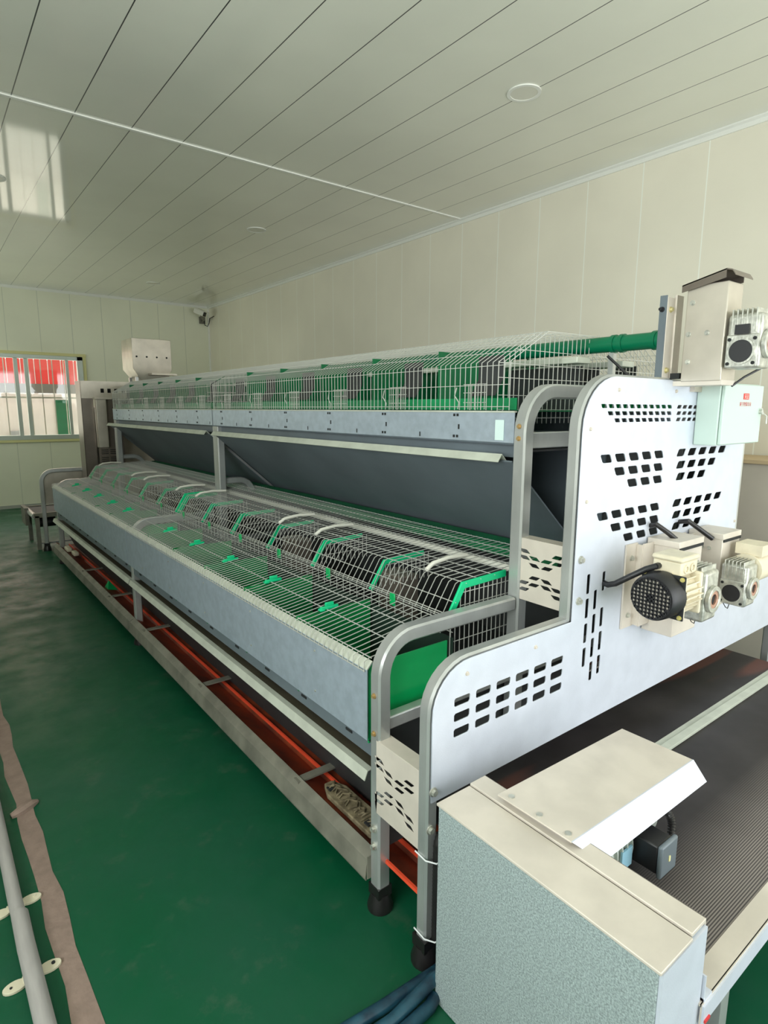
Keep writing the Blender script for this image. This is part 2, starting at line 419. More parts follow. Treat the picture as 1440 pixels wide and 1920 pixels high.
# what stands outside the far window
yard = MB().box(-4, 9, 10.95, 22, -0.25, -0.12)
tag(obj('yard_ground', yard, mat('pale_yard', s(206, 200, 186), 0.9, var=.1)), kind='structure')
ct = empty('red_awning', (1.3, 15, 0), 'red corrugated awning seen through the top of the far window', 'awning')
a_ = MB(); 
for k in range(26):
    x0 = -1.2+k*.25; a_.box(x0, x0+.23, 14.6, 14.64+.01*(k % 2), 2.05, 3.6)
obj('red_sheet', a_, M['redwall'], ct)
obj('awning_post', MB().box(-1.1, -1.0, 14.66, 14.76, -.12, 2.1).box(4.6, 4.7, 14.66, 14.76, -.12, 2.1), M['outdark'], ct)
obj('awning_beam', MB().box(-1.2, 5.3, 14.58, 14.66, 1.86, 2.05), M['outdark'], ct)
ow = empty('low_white_building', (1.3, 17, -.12), 'pale building beyond the far window, lower half of the view', 'building')
obj('wall', MB().box(-3, 7, 17, 17.2, -.12, 2.7), M['outwhite'], ow)
obj('door_panel', MB().box(2.75, 3.05, 16.96, 17.0, -.1, 1.75), M['dgreen'], ow)
obj('grey_crate', MB().box(1.72, 1.95, 16.8, 16.99, .75, 1.0), M['trimgrey'], ow, bevel=.01)

# ------------------------------------------------------------------ ceiling lamps
def downlight(x, y, lab):
    t = empty('recessed_downlight', (x, y, ZC), lab, 'ceiling light', 'recessed downlights in the ceiling')
    obj('lamp_ring', MB().ring((x, y, ZC-.006), (0, 0, 1), .078, .098, .006, 40), M['trim'], t)
    obj('lamp_diffuser', MB().cyl((x, y, ZC-.004), (x, y, ZC-.0005), .079, 40), M['diffuser'], t)
    return t
d0_ = downlight(2.972, 2.531, 'large round recessed downlight nearest the camera, upper right of the ceiling')
for x, y, lab in ((2.951, 5.972, 'round recessed downlight above the middle of the cage rack'),
                  (2.936, 9.355, 'small round downlight near the far wall above the camera corner'),
                  (0.66, 5.966, 'round downlight cut by the left edge, in the glossy reflection')):
    c = copy_tree(d0_); c.location = (x, y, ZC); c['label'] = lab

# ------------------------------------------------------------------ security camera in the corner
t = empty('security_camera', (4.12, 10.6, 3.10), 'white bullet security camera with black face in the far corner', 'camera')
Mx = Matrix.Translation((4.07, 10.5, 3.19)) @ Matrix.Rotation(R(35), 4, 'Z') @ Matrix.Rotation(R(22), 4, 'X')
obj('camera_body', MB().box(-.045, .045, -.09, .11, -.04, .045, Mx), M['whitepl'], t, bevel=.012)
obj('camera_face', MB().box(-.04, .04, -.1, -.088, -.035, .038, Mx), M['lens'], t, bevel=.006)
obj('camera_hood', MB().box(-.052, .052, -.14, .1, .046, .054, Mx), M['whitepl'], t)
obj('bracket', MB().tube([(4.09, 10.52, 3.16), (4.15, 10.6, 3.11), (4.2, 10.7, 3.1), (4.22, 10.8, 3.1)], .02, 8).box(4.17, 4.27, 10.79, 10.828, 3.05, 3.17), M['dirtyrail'], t)
tag(obj('camera_cable', MB().tube([(4.24, 10.78, 3.12), (4.24, 10.74, 3.02), (4.28, 10.72, 3.0), (4.31, 10.72, 3.06), (4.325, 10.72, 3.14), (4.335, 10.55, 3.16)], .007, 6), M['hole']),
    'thin dark cable looping from the security camera to the right wall', 'cable')

# ================================================================== CAGE RACK
XC = 2.15            # centre line of the double sided rack
def mx(x): return 2*XC-x
rack = empty('rabbit_cage_rack', (XC, 1.08, 0), 'long two-tier galvanised steel frame with white perforated end plate carrying the wire cages', 'cage rack')
def rp(name, mb, m, parent=None, **k): return obj(name, mb, m, parent or rack, **k)

def frame_outline(x0, xm, zl, zt, rl, rtp):
    """left half contour from the floor: up, over the low shoulder, up the tower, over the top"""
    low = [(x0, .055), (x0, zl-rl)] + arc(x0+rl, zl-rl, rl, 180, 90)[1:]
    tow = [(xm, zl), (xm, zt-rtp)] + arc(xm+rtp, zt-rtp, rtp, 180, 90)[1:] + [(XC, zt)]
    return low, tow
def foot(x, y, par):
    f_ = MB().box(x-.026, x+.026, y-.026, y+.026, .05, .085)
    f_.tube([(x, y, 0), (x, y, .012), (x, y, .03), (x, y, .055)], [.040, .041, .036, .029], 20)
    return f_
def inner_frame(y, zl=.888, dp=.05, xs=0.0):
    pl_ = [(1.003+xs, .055), (1.003+xs, zl-.108)]+arc(1.113+xs, zl-.108, .1085, 180, 90)[1:]+[(1.57, zl)]
    fr = rp('inner_frame', MB().sweep(pl_, y, .046, .046), M['tube'])
    low, tow = frame_outline(1.003, 1.605, zl, 1.612, .11, .135)
    tw = [(1.605, .05)]+tow[1:]
    if xs: tw = [(1.637, .05), (1.637, 1.53)]
    obj('tower_post', MB().sweep(tw, y, .05, dp), M['tube'], fr)
    obj('tower_post', MB().sweep([(mx(a), b) for a, b in tw][::-1], y, .05, dp), M['tube'], fr)
    obj('cross_beam', MB().box(1.02, mx(1.02), y-.018, y+.018, .605, .645), M['tube'], fr, bevel=.004)
    obj('cross_beam', MB().box(1.62, mx(1.62), y-.018, y+.018, 1.42, 1.475), M['tube'], fr, bevel=.004)
    obj('far_side_tube', MB().sweep([(mx(a), b) for a, b in pl_][::-1], y, .046, .046), M['tube'], fr)
    for xx in (1.003+xs, tw[0][0], mx(tw[0][0]), mx(1.003+xs)): obj('rubber_foot', foot(xx, y, fr), M['rubber'], fr)
    return fr
f1 = inner_frame(1.31)
f2 = inner_frame(3.99, .824, .09, .027)
f3 = inner_frame(6.64, .824, .09, .027)
for ff, y in ((f2, 3.99), (f3, 6.64)):
    obj('curved_brace', MB().sweep([(1.665, 1.05), (1.77, 1.05)]+arc(1.77, .95, .10, 90, 12)[1:], y, .042, .042), M['tube'], ff)

def outer_frame(y):
    lo = [(.992, .055), (.992, .745)]+arc(1.115, .755, .1235, 180, 90)[1:]+[(1.575, .8785)]
    tw = [(1.578, .87), (1.578, 1.49)]+arc(1.728, 1.49, .150, 180, 90)[1:]+[(XC, 1.64)]
    fr = rp('end_frame', MB().sweep(lo, y, .04, .04), M['tube'])
    obj('wall_side_tube', MB().sweep([(mx(a), b) for a, b in lo][::-1], y, .04, .04), M['tube'], fr)
    obj('tower_tube', MB().sweep(tw, y, .04, .04), M['tube'], fr)
    obj('tower_tube', MB().sweep([(mx(a), b) for a, b in tw][::-1], y, .04, .04), M['tube'], fr)
    for xx in (.992, mx(.992)): obj('rubber_foot', foot(xx, y, fr), M['rubber'], fr)
    return fr
of1 = outer_frame(1.085)
of2 = outer_frame(7.35)

# perforated end plate with punched openings
out = [(.979, .515), (.979, .74)]+arc(1.115, .755, .136, 180, 90)[1:]+[(1.566, .891), (1.566, 1.48)]+arc(1.728, 1.49, .162, 180, 90)[1:]
out = out + [(2.70, 1.652), (2.70, .891), (mx(1.115), .891)] + arc(mx(1.115), .755, .136, 90, 0)[1:] + [(mx(.979), .515)]
H = []
def row(u0, u1, v, n, w_, h_, sk):
    for k in range(n):
        u = u0+(u1-u0)*k/max(1, n-1); H.append(slot(u, v, w_, h_, sk))
for (u0, v, n) in ((1.668, 1.562, 11), (1.706, 1.540, 10), (1.746, 1.518, 9)):
    row(u0, 2.067, v, n, .030, .0125, -.008)
    row(4.3-2.067+-.098, 4.3-2.067-.098+.04*(n-1), v, n, .030, .0125, .008)
for z0 in (1.399, 1.215):
    row(1.699, 2.020, z0, 5, .056, .027, -.016); row(1.780, 2.022, z0-.044, 4, .056, .027, -.016); row(1.861, 2.024, z0-.087, 3, .056, .027, -.016)
    row(2.178, 2.505, z0, 5, .056, .027, .016); row(2.182, 2.425, z0-.044, 4, .056, .027, .016); row(2.187, 2.348, z0-.087, 3, .056, .027, .016)
for u, L_ in ((1.644, (1.001, .920, .836, .753)), (1.688, (.941, .859, .776, .694)), (1.731, (.996, .873, .790, .706))):
    for v in L_: H.append(slot(u, v, .019, .066, 0))
for v in (.778, .734, .689): row(1.086, 1.501, v, 6, .060, .025, 0)
ep = plate('end_plate', out, H, .004, lambda u, v, d: (u, 1.058+d, v), M['endplate'], rack)
ep['label'] = 'white galvanised end plate with punched slots'
bt = MB()
for x, z in ((1.743, 1.612), (2.101, 1.615), (1.602, 1.493), (1.604, 1.271), (1.101, .85), (1.389, .853), (2.685, 1.09), (2.685, 1.5)):
    hexbolt(bt, (x, 1.056, z), (0, -1, 0), .0045, .004)
obj('small_bolts', bt, M['steelbox'], ep)
for x, z in ((1.592, 1.089), (1.593, .955), (.984, .548), (.984, .43)):
    b_ = MB(); hexbolt(b_, (x, 1.065 if z < .5 else 1.056, z), (0, -1, 0), .009, .009); obj('hex_bolt', b_, M['cast'], ep)
ep2 = plate('end_plate', out, [], .004, lambda u, v, d: (u, 7.378+d, v), M['steel'], rack)

# perforated side cheeks between inner and outer frame
P1 = [(1.285, .525), (1.285, .502), (1.243, .503), (1.243, .479), (1.193, .5), (1.15, .523), (1.192, .478), (1.15, .501), (1.285, .414), (1.242, .436), (1.285, .389), (1.242, .412), (1.191, .435), (1.19, .414), (1.149, .415), (1.148, .391)]
S1 = [1, 1, 1, 1, -1, -1, -1, -1, -1, -1, -1, -1, 1, 1, 1, 1]
ck = plate('side_cheek', [(1.106, .345), (1.300, .345), (1.300, .583), (1.106, .583)], [slot(u, v, .034, .013, .016*q) for (u, v), q in zip(P1, S1)], .003,
           lambda u, v, d: (.981+d, u, v), M['steelbox'], rack)
ck['label'] = 'lower perforated cheek plate between the two front legs'
obj('cheek_flange', MB().box(.98, 1.03, 1.106, 1.30, .581, .584), M['steelbox'], ck)
obj('cheek_flange', MB().box(.98, 1.01, 1.106, 1.30, .344, .347), M['steelbox'], ck)
P2 = [(1.272, 1.077), (1.271, 1.055), (1.23, 1.057), (1.181, 1.056), (1.138, 1.078), (1.137, 1.056), (1.23, 1.033), (1.178, 1.033), (1.271, .967), (1.227, .99), (1.178, .988), (1.228, .966), (1.178, .967), (1.136, .968), (1.269, .944), (1.135, .944)]
S2 = [1, 1, 1, -1, -1, -1, 1, -1, -1, -1, 1, -1, 1, 1, -1, 1]
ck2 = plate('side_cheek', [(1.097, .905), (1.297, .905), (1.297, 1.12), (1.097, 1.12)], [slot(u, v, .034, .013, .016*q) for (u, v), q in zip(P2, S2)], .003,
            lambda u, v, d: (1.59+d, u, v), M['steelbox'], rack)
ck2['label'] = 'upper perforated cheek plate beside the tower post'
obj('cheek_flange', MB().box(1.588, 1.64, 1.097, 1.297, 1.118, 1.121), M['steelbox'], ck2)

# rails and belts below the lower tier
for a_, b_ in ((1.335, 3.99), (4.0, 6.75)):
    rp('lower_side_rail', MB().strip([(1.005, .182), (.973, .163), (.964, .102), (.967, .094)], a_, b_, .004), M['dirtyrail'])
rp('rail_end_plate', MB().box(.968, 1.0, 1.33, 1.333, .10, .178), M['dirtyrail'])
for y in (1.808, 2.79, 3.74, 4.6, 5.5): rp('cross_bracket', MB().box(.985, 1.15, y-.018, y+.018, .172, .179), M['dirtyrail'])
rp('manure_belt', MB().strip([(1.012, .172), (1.122, .112), (1.135, .128)], 1.10, 6.9, .005).box(1.135, mx(1.14), 1.14, 6.9, .125, .130), M['rust'])
rp('belt_edge', MB().box(1.130, 1.137, 1.09, 6.9, .127, .141), M['orange'])
rp('belt_edge', MB().box(1.006, 1.014, 1.09, 1.34, .166, .178), M['orange'])
rp('belt_shroud', MB().strip([(1.165, .14), (1.10, .30), (1.085, .415)], 1.34, 6.75, .004), M['darksheet'])
rp('collecting_gutter', MB().strip([(1.115, .50), (1.09, .43), (1.012, .446)], 1.34, 6.75, .003), M['gutter'])
rp('gutter_lip', MB().strip([(1.012, .447), (.992, .447), (.980, .418)], 1.36, 3.985, .003).strip([(1.012, .447), (.992, .447), (.980, .418)], 4.0, 6.75, .003), M['rail'])
br = MB().box(.994, 1.06, 1.337, 1.347, .35, .45)
gb_ = rp('green_bearing_block', br, M['dgreen'])
b_ = MB()
for z in (.40, .365): hexbolt(b_, (.999, 1.336, z), (0, -1, 0), .004, .004)
obj('brass_bolts', b_, mat('brass', s(200, 170, 90), .4, .6), gb_)
b_ = MB()
for z in (.285, .225): hexbolt(b_, (.980, 1.31, z), (-1, 0, 0), .009, .009)
rp('side_bolts', b_, M['cast'])
b_ = MB()
for x, y, z in ((.979, 1.31, .72), (.979, 1.31, .60)): hexbolt(b_, (x, y, z), (-1, 0, 0), .006, .006)
for z in (1.495, 1.455): hexbolt(b_, (1.580, 1.31, z), (-1, 0, 0), .006, .006)
rp('frame_screws', b_, mat('zinc_yellow', s(190, 160, 110), .4, .6))

rp('low_shade_sheet', MB().box(1.03, 2.10, 1.338, 1.341, .17, .60), M['darksheet'])  # dark sheet added so the low end plate slots look shaded inside
rp('inner_cover', MB().box(XC-.003, XC+.003, 1.10, 1.335, .55, 1.44), M['darksheet'])  # this and the next: dark sheets added to give the slots a shaded interior
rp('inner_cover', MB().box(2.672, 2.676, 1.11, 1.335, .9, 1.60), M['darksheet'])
rp('tier_apron', MB().box(1.64, 1.643, 1.34, 6.75, 1.385, 1.445), M['board'])

# ------------------------------------------------------------------ cage modules
WR = .0016
SECT = 2.64
def lower_unit(y0, lab, near):
    u = empty('lower_cage', (1.0, y0, .5), lab, 'wire cage', 'lower tier wire cages with nest boxes')
    y1 = y0+SECT-.012
    p = lambda n, mb, m, par=None, **k: obj(n, mb, m, par or u, **k)
    fp = p('front_panel', MB().strip([(.985, .556), (.985, .782), (1.004, .802)], y0, y1, .003), M['galv'])
    sc = MB()
    for k in range(5):
        yy = y0+.3+k*.5
        for z in (.745, .60): hexbolt(sc, (.984, yy, z), (-1, 0, 0), .003, .003)
    obj('rivets', sc, M['cast'], fp)
    obj('top_lip', MB().strip([(.984, .783), (1.005, .806)], y0, y1, .004), M['rail'], fp)
    p('slot_strip', MB().box(1.012, 1.016, y0, y1, .485, .565), M['board'])
    sl = MB()
    for k in range(9): sl.box(1.009, 1.0125, y0+.12+k*.29, y0+.155+k*.29, .515, .523)
    p('arrow_slots', sl, M['hole'])
    # nest lid: wires across with long wires along
    g = MB(); n = 80
    for k in range(93):
        y = y0+.01+k*(SECT-.03)/92
        g.tube([(.979, y, .776), (.981, y, .808), (1.0, y, .816), (1.03, y, .819), (1.315, y, .862)], WR, 4)
    for x, z in ((.978, .780), (1.004, .815), (1.11, .831), (1.215, .847), (1.313, .862)):
        g.tube([(x, y0+.005, z), (x, y1-.005, z)], WR*1.15, 4)
    p('nest_lid', g, M['wire'])
    # sloping wire hood
    g = MB()
    for k in range(n+1):
        y = y0+.01+k*(SECT-.03)/n
        ph = k % 13
        lo_ = [(1.318, y, .866), (1.325, y, .878)] if 1 < ph < 12 else [(1.300, y, .862), (1.32, y, .86)]
        g.tube(lo_+[(1.385, y, .968), (1.402, y, .975), (1.62, y, .985), (1.90, y, 1.0)], WR, 4)
    for x, z in ((1.322, .874), (1.326, .880), (1.352, .918), (1.40, .976), (1.47, .979), (1.54, .982), (1.61, .986), (1.68, .989), (1.75, .993), (1.82, .996), (1.89, 1.0)):
        g.tube([(x, y0+.005, z), (x, y1-.005, z)], WR*1.1, 4)
    p('wire_hood', g, M['wire'])
    # inner partition mesh seen through the hood
    g = MB()
    for k in range(54):
        y = y0+.01+k*(SECT-.03)/53
        g.tube([(1.335, y, .80), (1.335, y, .865)], WR, 4)
    for z in (.82, .86): g.tube([(1.335, y0, z), (1.335, y1, z)], WR, 4)
    p('feeding_mesh', g, M['wire'])
    p('nest_back_wall', MB().box(1.336, 1.340, y0, y1, .54, .80), M['nestdark'])
    for k in range(7):
        y = y0+.012+k*.44*.995
        if k == 6: y -= .02
        # divider: green arch bar above, wire mesh beneath
        dz = 0 if k == 0 else .012
        dv = MB().sweep([(1.322+dz*.6, .858), (1.390+dz*.6, .970-dz), (1.60, .977-dz)], y, .025 if k == 0 else .02, .009, .002)
        d_ = p('divider', dv, M['aqua'])
        m_ = MB()
        for q in range(14):
            xx = 1.335+q*.0225
            top = min(.966, .862+(xx-1.322)*1.55)
            m_.tube([(xx, y, .56 if k == 0 else .86), (xx, y, top)], WR, 4)
        for z in ((.60, .66, .72, .78, .84, .90, .945) if k == 0 else (.90, .945)): m_.tube([(1.335 if z < .87 else 1.38, y, z), (1.63, y, z)], WR, 4)
        obj('divider_mesh', m_, M['wire'], d_)
        if k < 6: 
            p('nest_partition', MB().box(1.0, 1.325, y+.002 if k == 0 else y-.003, y+.007 if k == 0 else y+.003, .535, .79 if k == 0 else .82), M['green'] if k == 0 else M['partgreen'])
            if k > 0:
                p('lid_latch', MB().box(1.085, 1.16, y-.03, y-.018, .83, .842).box(1.105, 1.14, y-.03, y-.02, .842, .856).box(1.08, 1.10, y-.034, y-.014, .828, .836), M['aqua'], bevel=.002)
            p('gate_clip', MB().box(1.305, 1.311, y+.26, y+.29, .842, .888), M['green'], bevel=.003)
    for yy in (.19, .95, 1.30, 2.45):
        hp = MB().tube([(1.385, y0+yy, .985), (1.42, y0+yy+.004, 1.003), (1.50, y0+yy+.01, 1.01), (1.60, y0+yy+.015, 1.004)], .008, 10)
        p('spring_handle', hp, M['whitepl'])
    p('water_pipe', MB().cyl((1.70, y0, .965), (1.70, y1, .965), .013, 12), M['whitepl'])
    p('back_strip', MB().strip([(1.885, .945), (1.895, .985), (1.99, .995)], y0, y1, .003), M['dgreen'])
    p('nest_tray', MB().strip([(1.0, .545), (1.02, .535), (1.33, .535)], y0, y1, .004), M['nestdark'])
    p('dropping_board', MB().box(1.34, 2.12, y0, y1, .50, .505), M['hole'])
    p('centre_partition', MB().box(2.10, 2.105, y0, y1, .505, .95), M['darksheet'])
    for yy in (.50, 1.38): p('feeder_box', MB().box(1.52, 1.62, y0+yy, y0+yy+.15, .66, .86), M['shadowsteel'], bevel=.004)
    return u

def upper_unit(y0, lab, near):
    u = empty('upper_cage', (1.6, y0, 1.43), lab, 'wire cage', 'upper tier wire cages')
    y1 = y0+SECT-.012
    p = lambda n, mb, m, par=None, **k: obj(n, mb, m, par or u, **k)
    fp = p('front_panel', MB().strip([(1.605, 1.432), (1.594, 1.438), (1.594, 1.54)], y0, y1, .003), M['galv'])
    obj('top_lip', MB().box(1.590, 1.604, y0, y1, 1.540, 1.546), M['rail'], fp)
    sl = MB()
    for k in range(6):
        yy = y0+.42+k*.44-.14
        for z in (1.53, 1.452):
            sl.box(1.5915, 1.5925, yy-.014, yy-.003, z-.005, z+.005).box(1.5915, 1.5925, yy+.003, yy+.014, z-.005, z+.005)
        sl.box(1.5915, 1.5925, yy-.02, yy-.012, 1.478, 1.496).box(1.5915, 1.5925, yy+.20, yy+.206, 1.444, 1.462)
    obj('panel_slots', sl, M['hole'], fp)
    n = 98; g = MB()
    for k in range(n+1):
        y = y0+.03+k*(SECT-.05)/n
        top = 1.712
        g.tube([(1.598, y, 1.548), (1.598, y, top), (1.70, y, 1.770), (1.79, y, 1.822), (2.105, y, 1.826)], WR, 4)
    for x, z in ((1.598, 1.56), (1.598, 1.635), (1.598, 1.70), (1.66, 1.75), (1.72, 1.785), (1.79, 1.822), (1.88, 1.824), (1.97, 1.826), (2.04, 1.827), (2.10, 1.828)):
        g.tube([(x, y0+.03, z), (x, y1-.01, z)], WR, 4)
    p('wire_front', g, M['wire'])
    # mesh closing each end
    for yy in ((y0+.085) if near else (y0+.03), y1-.01):
        g = MB()
        for q in range(21):
            xx = 1.60+q*.0275
            tz = 1.72 if xx < 1.60 else min(1.822, 1.715+(xx-1.60)*.56)
            g.tube([(xx, yy, 1.50), (xx, yy, tz)], WR, 4)
        for z in (1.52, 1.55, 1.60, 1.66, 1.71, 1.76): g.tube([(1.60 if z < 1.72 else 1.68, yy, z), (2.15, yy, z)], WR, 4)
        p('end_mesh', g, M['wire'])
    for k in range(1, 6):
        y = y0+.012+k*.44
        p('cell_partition', MB().box(1.66, 2.10, y-.003, y+.003, 1.56, 1.775), M['dgreen'])
    for k in range(6):
        y = y0+.012+k*.44
        gr = MB()
        for q in range(7): gr.tube([(1.606, y+.14+q*.016, 1.55), (1.606+.0, y+.14+q*.016, 1.64)], WR, 4)
        for z in (1.575, 1.61, 1.64): gr.tube([(1.606, y+.135, z), (1.606, y+.245, z)], WR, 4)
        gr.tube([(1.603, y+.27, 1.552), (1.60, y+.262, 1.575), (1.60, y+.285, 1.60), (1.60, y+.275, 1.63)], .0022, 5)
        p('cage_door', gr, M['wire'])
        p('feed_box', MB().strip([(1.66, 1.60), (1.70, 1.66), (1.70, 1.745)], y+.14, y+.26, .004), M['darksheet'])
    p('drip_tray', MB().strip([(1.625, 1.59), (1.625, 1.55), (1.64, 1.545), (2.12, 1.545)], y0+.02, y1, .003), M['traygreen'])
    p('feed_trough', MB().box(1.955, 2.04, y0+.02, y1, 1.722, 1.745), M['rail'], bevel=.003)
    p('trough_shadow_board', MB().box(2.09, 2.095, y0+.09, y1, 1.55, 1.72), M['darksheet'])  # dark backdrop added in place of shade inside the upper cage
    return u

NS = 1.352
lu = lower_unit(NS, 'near left lower cage run with bright green end partition beside the front post', True)
uu = upper_unit(NS-.01, 'near left upper cage run with open wire end beside the white end plate', True)
uses = []
def dup(u, dy, mirror, lab):
    c = copy_tree(u); c.location = (mx(u.location.x) if mirror else u.location.x, u.location.y+dy, u.location.z)
    if mirror: c.scale.x = -1
    c['label'] = lab; return c
dup(lu, SECT, False, 'far left lower cage run beyond the middle post, towards the window')
dup(lu, 0, True, 'near lower cage run on the hidden wall side, behind the deflector board')
dup(lu, SECT, True, 'far lower cage run on the hidden wall side, behind the deflector board')
dup(uu, SECT, False, 'far left upper cage run in front of the steel hopper')
dup(uu, 0, True, 'near upper cage run on the wall side, under the green feed pipe')
dup(uu, SECT, True, 'far upper cage run on the wall side, under the green feed pipe')

tag(obj('instruction_sticker', MB().box(1.5895, 1.591, 1.385, 1.425, 1.445, 1.515), M['sticker'], bevel=.0005),
    'small pale blue sticker on the upper trough panel beside the front post', 'sticker')

# sloping grey boards between the tiers
def deflector(y0, y1, lab, mirror=False):
    t_ = empty('deflector_board', (1.6, y0, .95), lab, 'board', 'sloping manure deflector boards')
    q = (lambda a: mx(a)) if mirror else (lambda a: a)
    obj('board', MB().strip([(q(1.592), 1.375), (q(2.07), .955)], y0, y1, .006), M['board'], t_)
    lp = MB().strip([(q(1.560), 1.372), (q(1.580), 1.398), (q(1.606), 1.372)], y0+.035, y1, .003)
    obj('folded_lip', lp, M['rail'], t_)
    for ye in ((y1,) if y0 < 2 else (y0, y1)): obj('end_edge', MB().strip([(q(1.61), 1.366), (q(2.075), .96)], ye-.004, ye+.004, .014), M['tube'], t_)
    return t_
deflector(1.345, 3.94, 'near dark grey sloping board under the upper cages, left side')
deflector(4.03, 6.78, 'far dark grey sloping board under the upper cages, left side')
deflector(1.345, 3.94, 'near dark grey sloping board on the wall side of the rack', True)
deflector(4.03, 6.78, 'far dark grey sloping board on the wall side of the rack', True)
rp('top_belt_tray', MB().box(1.66, mx(1.66), 1.33, 6.8, 1.405, 1.412), M['darksheet'])
rp('centre_sheet', MB().box(XC-.003, XC+.003, 1.34, 6.8, .95, 1.4), M['board'])

# ------------------------------------------------------------------ green feed pipe
t = empty('feed_pipe', (XC, 1.13, 1.76), 'dark green plastic feed pipe running along the top of the cages', 'pipe')
obj('pipe', MB().cyl((XC, 1.13, 1.80), (XC, 7.2, 1.80), .030, 24), M['pipegreen'], t)
for y in (1.17, 1.30, 1.335, 2.4, 3.6, 4.8, 6.0): obj('coupling', MB().cyl((XC, y-.008, 1.80), (XC, y+.008, 1.80), .0345, 24), M['pipegreen'], t)
tag(obj('black_wire', MB().tube([(2.02, 1.28, 1.745), (2.04, 1.26, 1.72), (2.06, 1.2, 1.66), (2.07, 1.16, 1.60)], .005, 6), M['black']),
    'thin black wire drooping from the feed trough behind the end plate', 'wire')
# remove-from-view posts carrying the pipe
rp('pipe_support', MB().box(XC-.01, XC+.01, 1.33, 1.35, 1.60, 1.77).box(XC-.01, XC+.01, 3.98, 4.0, 1.60, 1.77).box(XC-.01, XC+.01, 6.6, 6.62, 1.60, 1.77), M['tube'])

# ------------------------------------------------------------------ near feed drive hopper on top of the end plate
t = empty('feed_hopper', (2.15, 1.0, 1.64), 'near stainless steel feed hopper with raised lid above the electrical box', 'hopper')
hp = MB()
y0_, y1_ = .90, 1.03
hp.box(2.07, 2.175, y0_, y1_, 1.645, 1.955)
obj('hopper_body', hp, M['steel'], t, bevel=.003)
ld = MB()
L_ = [(1.042, 1.958), (.905, 1.990), (.888, 1.985), (.878, 1.970)]
for i in range(3):
    (a, b), (c, d) = L_[i], L_[i+1]
    vs = [(2.055, a, b), (2.185, a, b), (2.185, c, d), (2.055, c, d)]
    vs += [(x, y, z-.004) for x, y, z in vs]
    ld.add(vs, [(0, 1, 2, 3), (7, 6, 5, 4), (0, 4, 5, 1), (1, 5, 6, 2), (2, 6, 7, 3), (3, 7, 4, 0)])
for sx in (2.055, 2.182):
    vs = [(sx, 1.042, 1.958), (sx, .905, 1.99), (sx, .905, 1.962), (sx, 1.042, 1.935)]; vs += [(x+.003, y, z) for x, y, z in vs]
    ld.add(vs, [(0, 1, 2, 3), (7, 6, 5, 4), (0, 4, 5, 1), (1, 5, 6, 2), (2, 6, 7, 3), (3, 7, 4, 0)])
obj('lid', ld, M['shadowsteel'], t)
b_ = MB()
bolts('bolt', [(2.07, y, z) for y, z in ((1.01, 1.90), (1.015, 1.80), (1.01, 1.71), (.955, 1.80))], (-1, 0, 0), .006, .006, M['cast'], t)
bk = MB().box(2.032, 2.080, 1.074, 1.078, 1.645, 1.925).box(2.080, 2.125, 1.068, 1.078, 1.66, 1.935)
obj('bracket_web', MB().box(2.028, 2.032, 1.076, 1.100, 1.645, 1.93), M['board'], t)
bkt = obj('mounting_bracket', bk, M['steelbox'], t, bevel=.001)
yz = mat('yellow_zinc', s(200, 190, 140), .4, .5)
bolts('bracket_bolt', [(2.052, 1.074, z) for z in (1.885, 1.685)], (0, -1, 0), .007, .007, yz, bkt)
bolts('bracket_bolt', [(2.028, 1.090, 1.885)], (-1, 0, 0), .006, .012, M['black'], bkt)
obj('dark_gap', MB().box(2.07, 2.085, 1.035, 1.067, 1.656, 1.675), M['hole'], t)
obj('base_rim', MB().box(2.073, 2.18, .897, 1.06, 1.632, 1.648), M['steelbox'], t)

def gearbox(name_root, loc, lab, grp, sc=1.0, side_disc=True):
    """worm gearbox: ribbed cast housing, round bore on the -Y face, blanked flange on the -X face"""
    x, y, z = loc; t = empty(name_root, loc, lab, 'gearbox', grp)
    k = sc
    b = MB().box(x, x+.085*k, y-.045*k, y+.045*k, z-.075*k, z+.075*k)
    obj('housing', b, M['cast'], t, bevel=.010*k, seg=3)
    fl = MB()
    for q in range(6):
        yy = y-.032*k+q*.0125*k
        fl.box(x-.002, x+.088*k, yy, yy+.004*k, z+.022*k, z+.088*k)
    obj('cooling_fins', fl, M['cast'], t, bevel=.001)
    obj('bore_face', MB().ring((x+.042*k, y-.045*k, z-.008*k), (0, -1, 0), .026*k, .040*k, .012*k, 36), M['cast'], t, bevel=.002)
    obj('bore_ring', MB().ring((x+.042*k, y-.048*k, z-.008*k), (0, -1, 0), .016*k, .026*k, .006*k, 36), M['copper'], t)
    obj('bore_hole', MB().cyl((x+.042*k, y-.046*k, z-.008*k), (x+.042*k, y-.049*k, z-.008*k), .016*k, 30), M['hole'], t)
    if side_disc:
        fp = MB().box(x-.006*k, x, y-.042*k, y+.042*k, z-.072*k, z+.018*k)
        obj('input_flange', fp, M['cast'], t, bevel=.004*k)
        obj('black_cap', MB().cyl((x-.006*k, y, z-.028*k), (x-.010*k, y, z-.028*k), .031*k, 32), M['black'], t)
        obj('flange_rim', MB().ring((x-.006*k, y, z-.028*k), (-1, 0, 0), .031*k, .036*k, .005*k, 32), M['cast'], t)
        b = MB()
        for a in (45, 135, 225, 315):
            b.cyl((x-.0065*k, y+.047*k*math.cos(R(a)), z-.028*k+.047*k*math.sin(R(a))), (x-.0085*k, y+.047*k*math.cos(R(a)), z-.028*k+.047*k*math.sin(R(a))), .005*k, 10)
        obj('flange_holes', b, M['hole'], t)
    return t
g_up = gearbox('worm_gearbox', (2.075, .845, 1.765), 'upper cast aluminium worm gearbox with black cap on the feed hopper', 'cast worm gearboxes', 1.12)
obj('type_plate', MB().box(2.064, 2.066, .825, .868, 1.785, 1.815), M['black'], g_up)
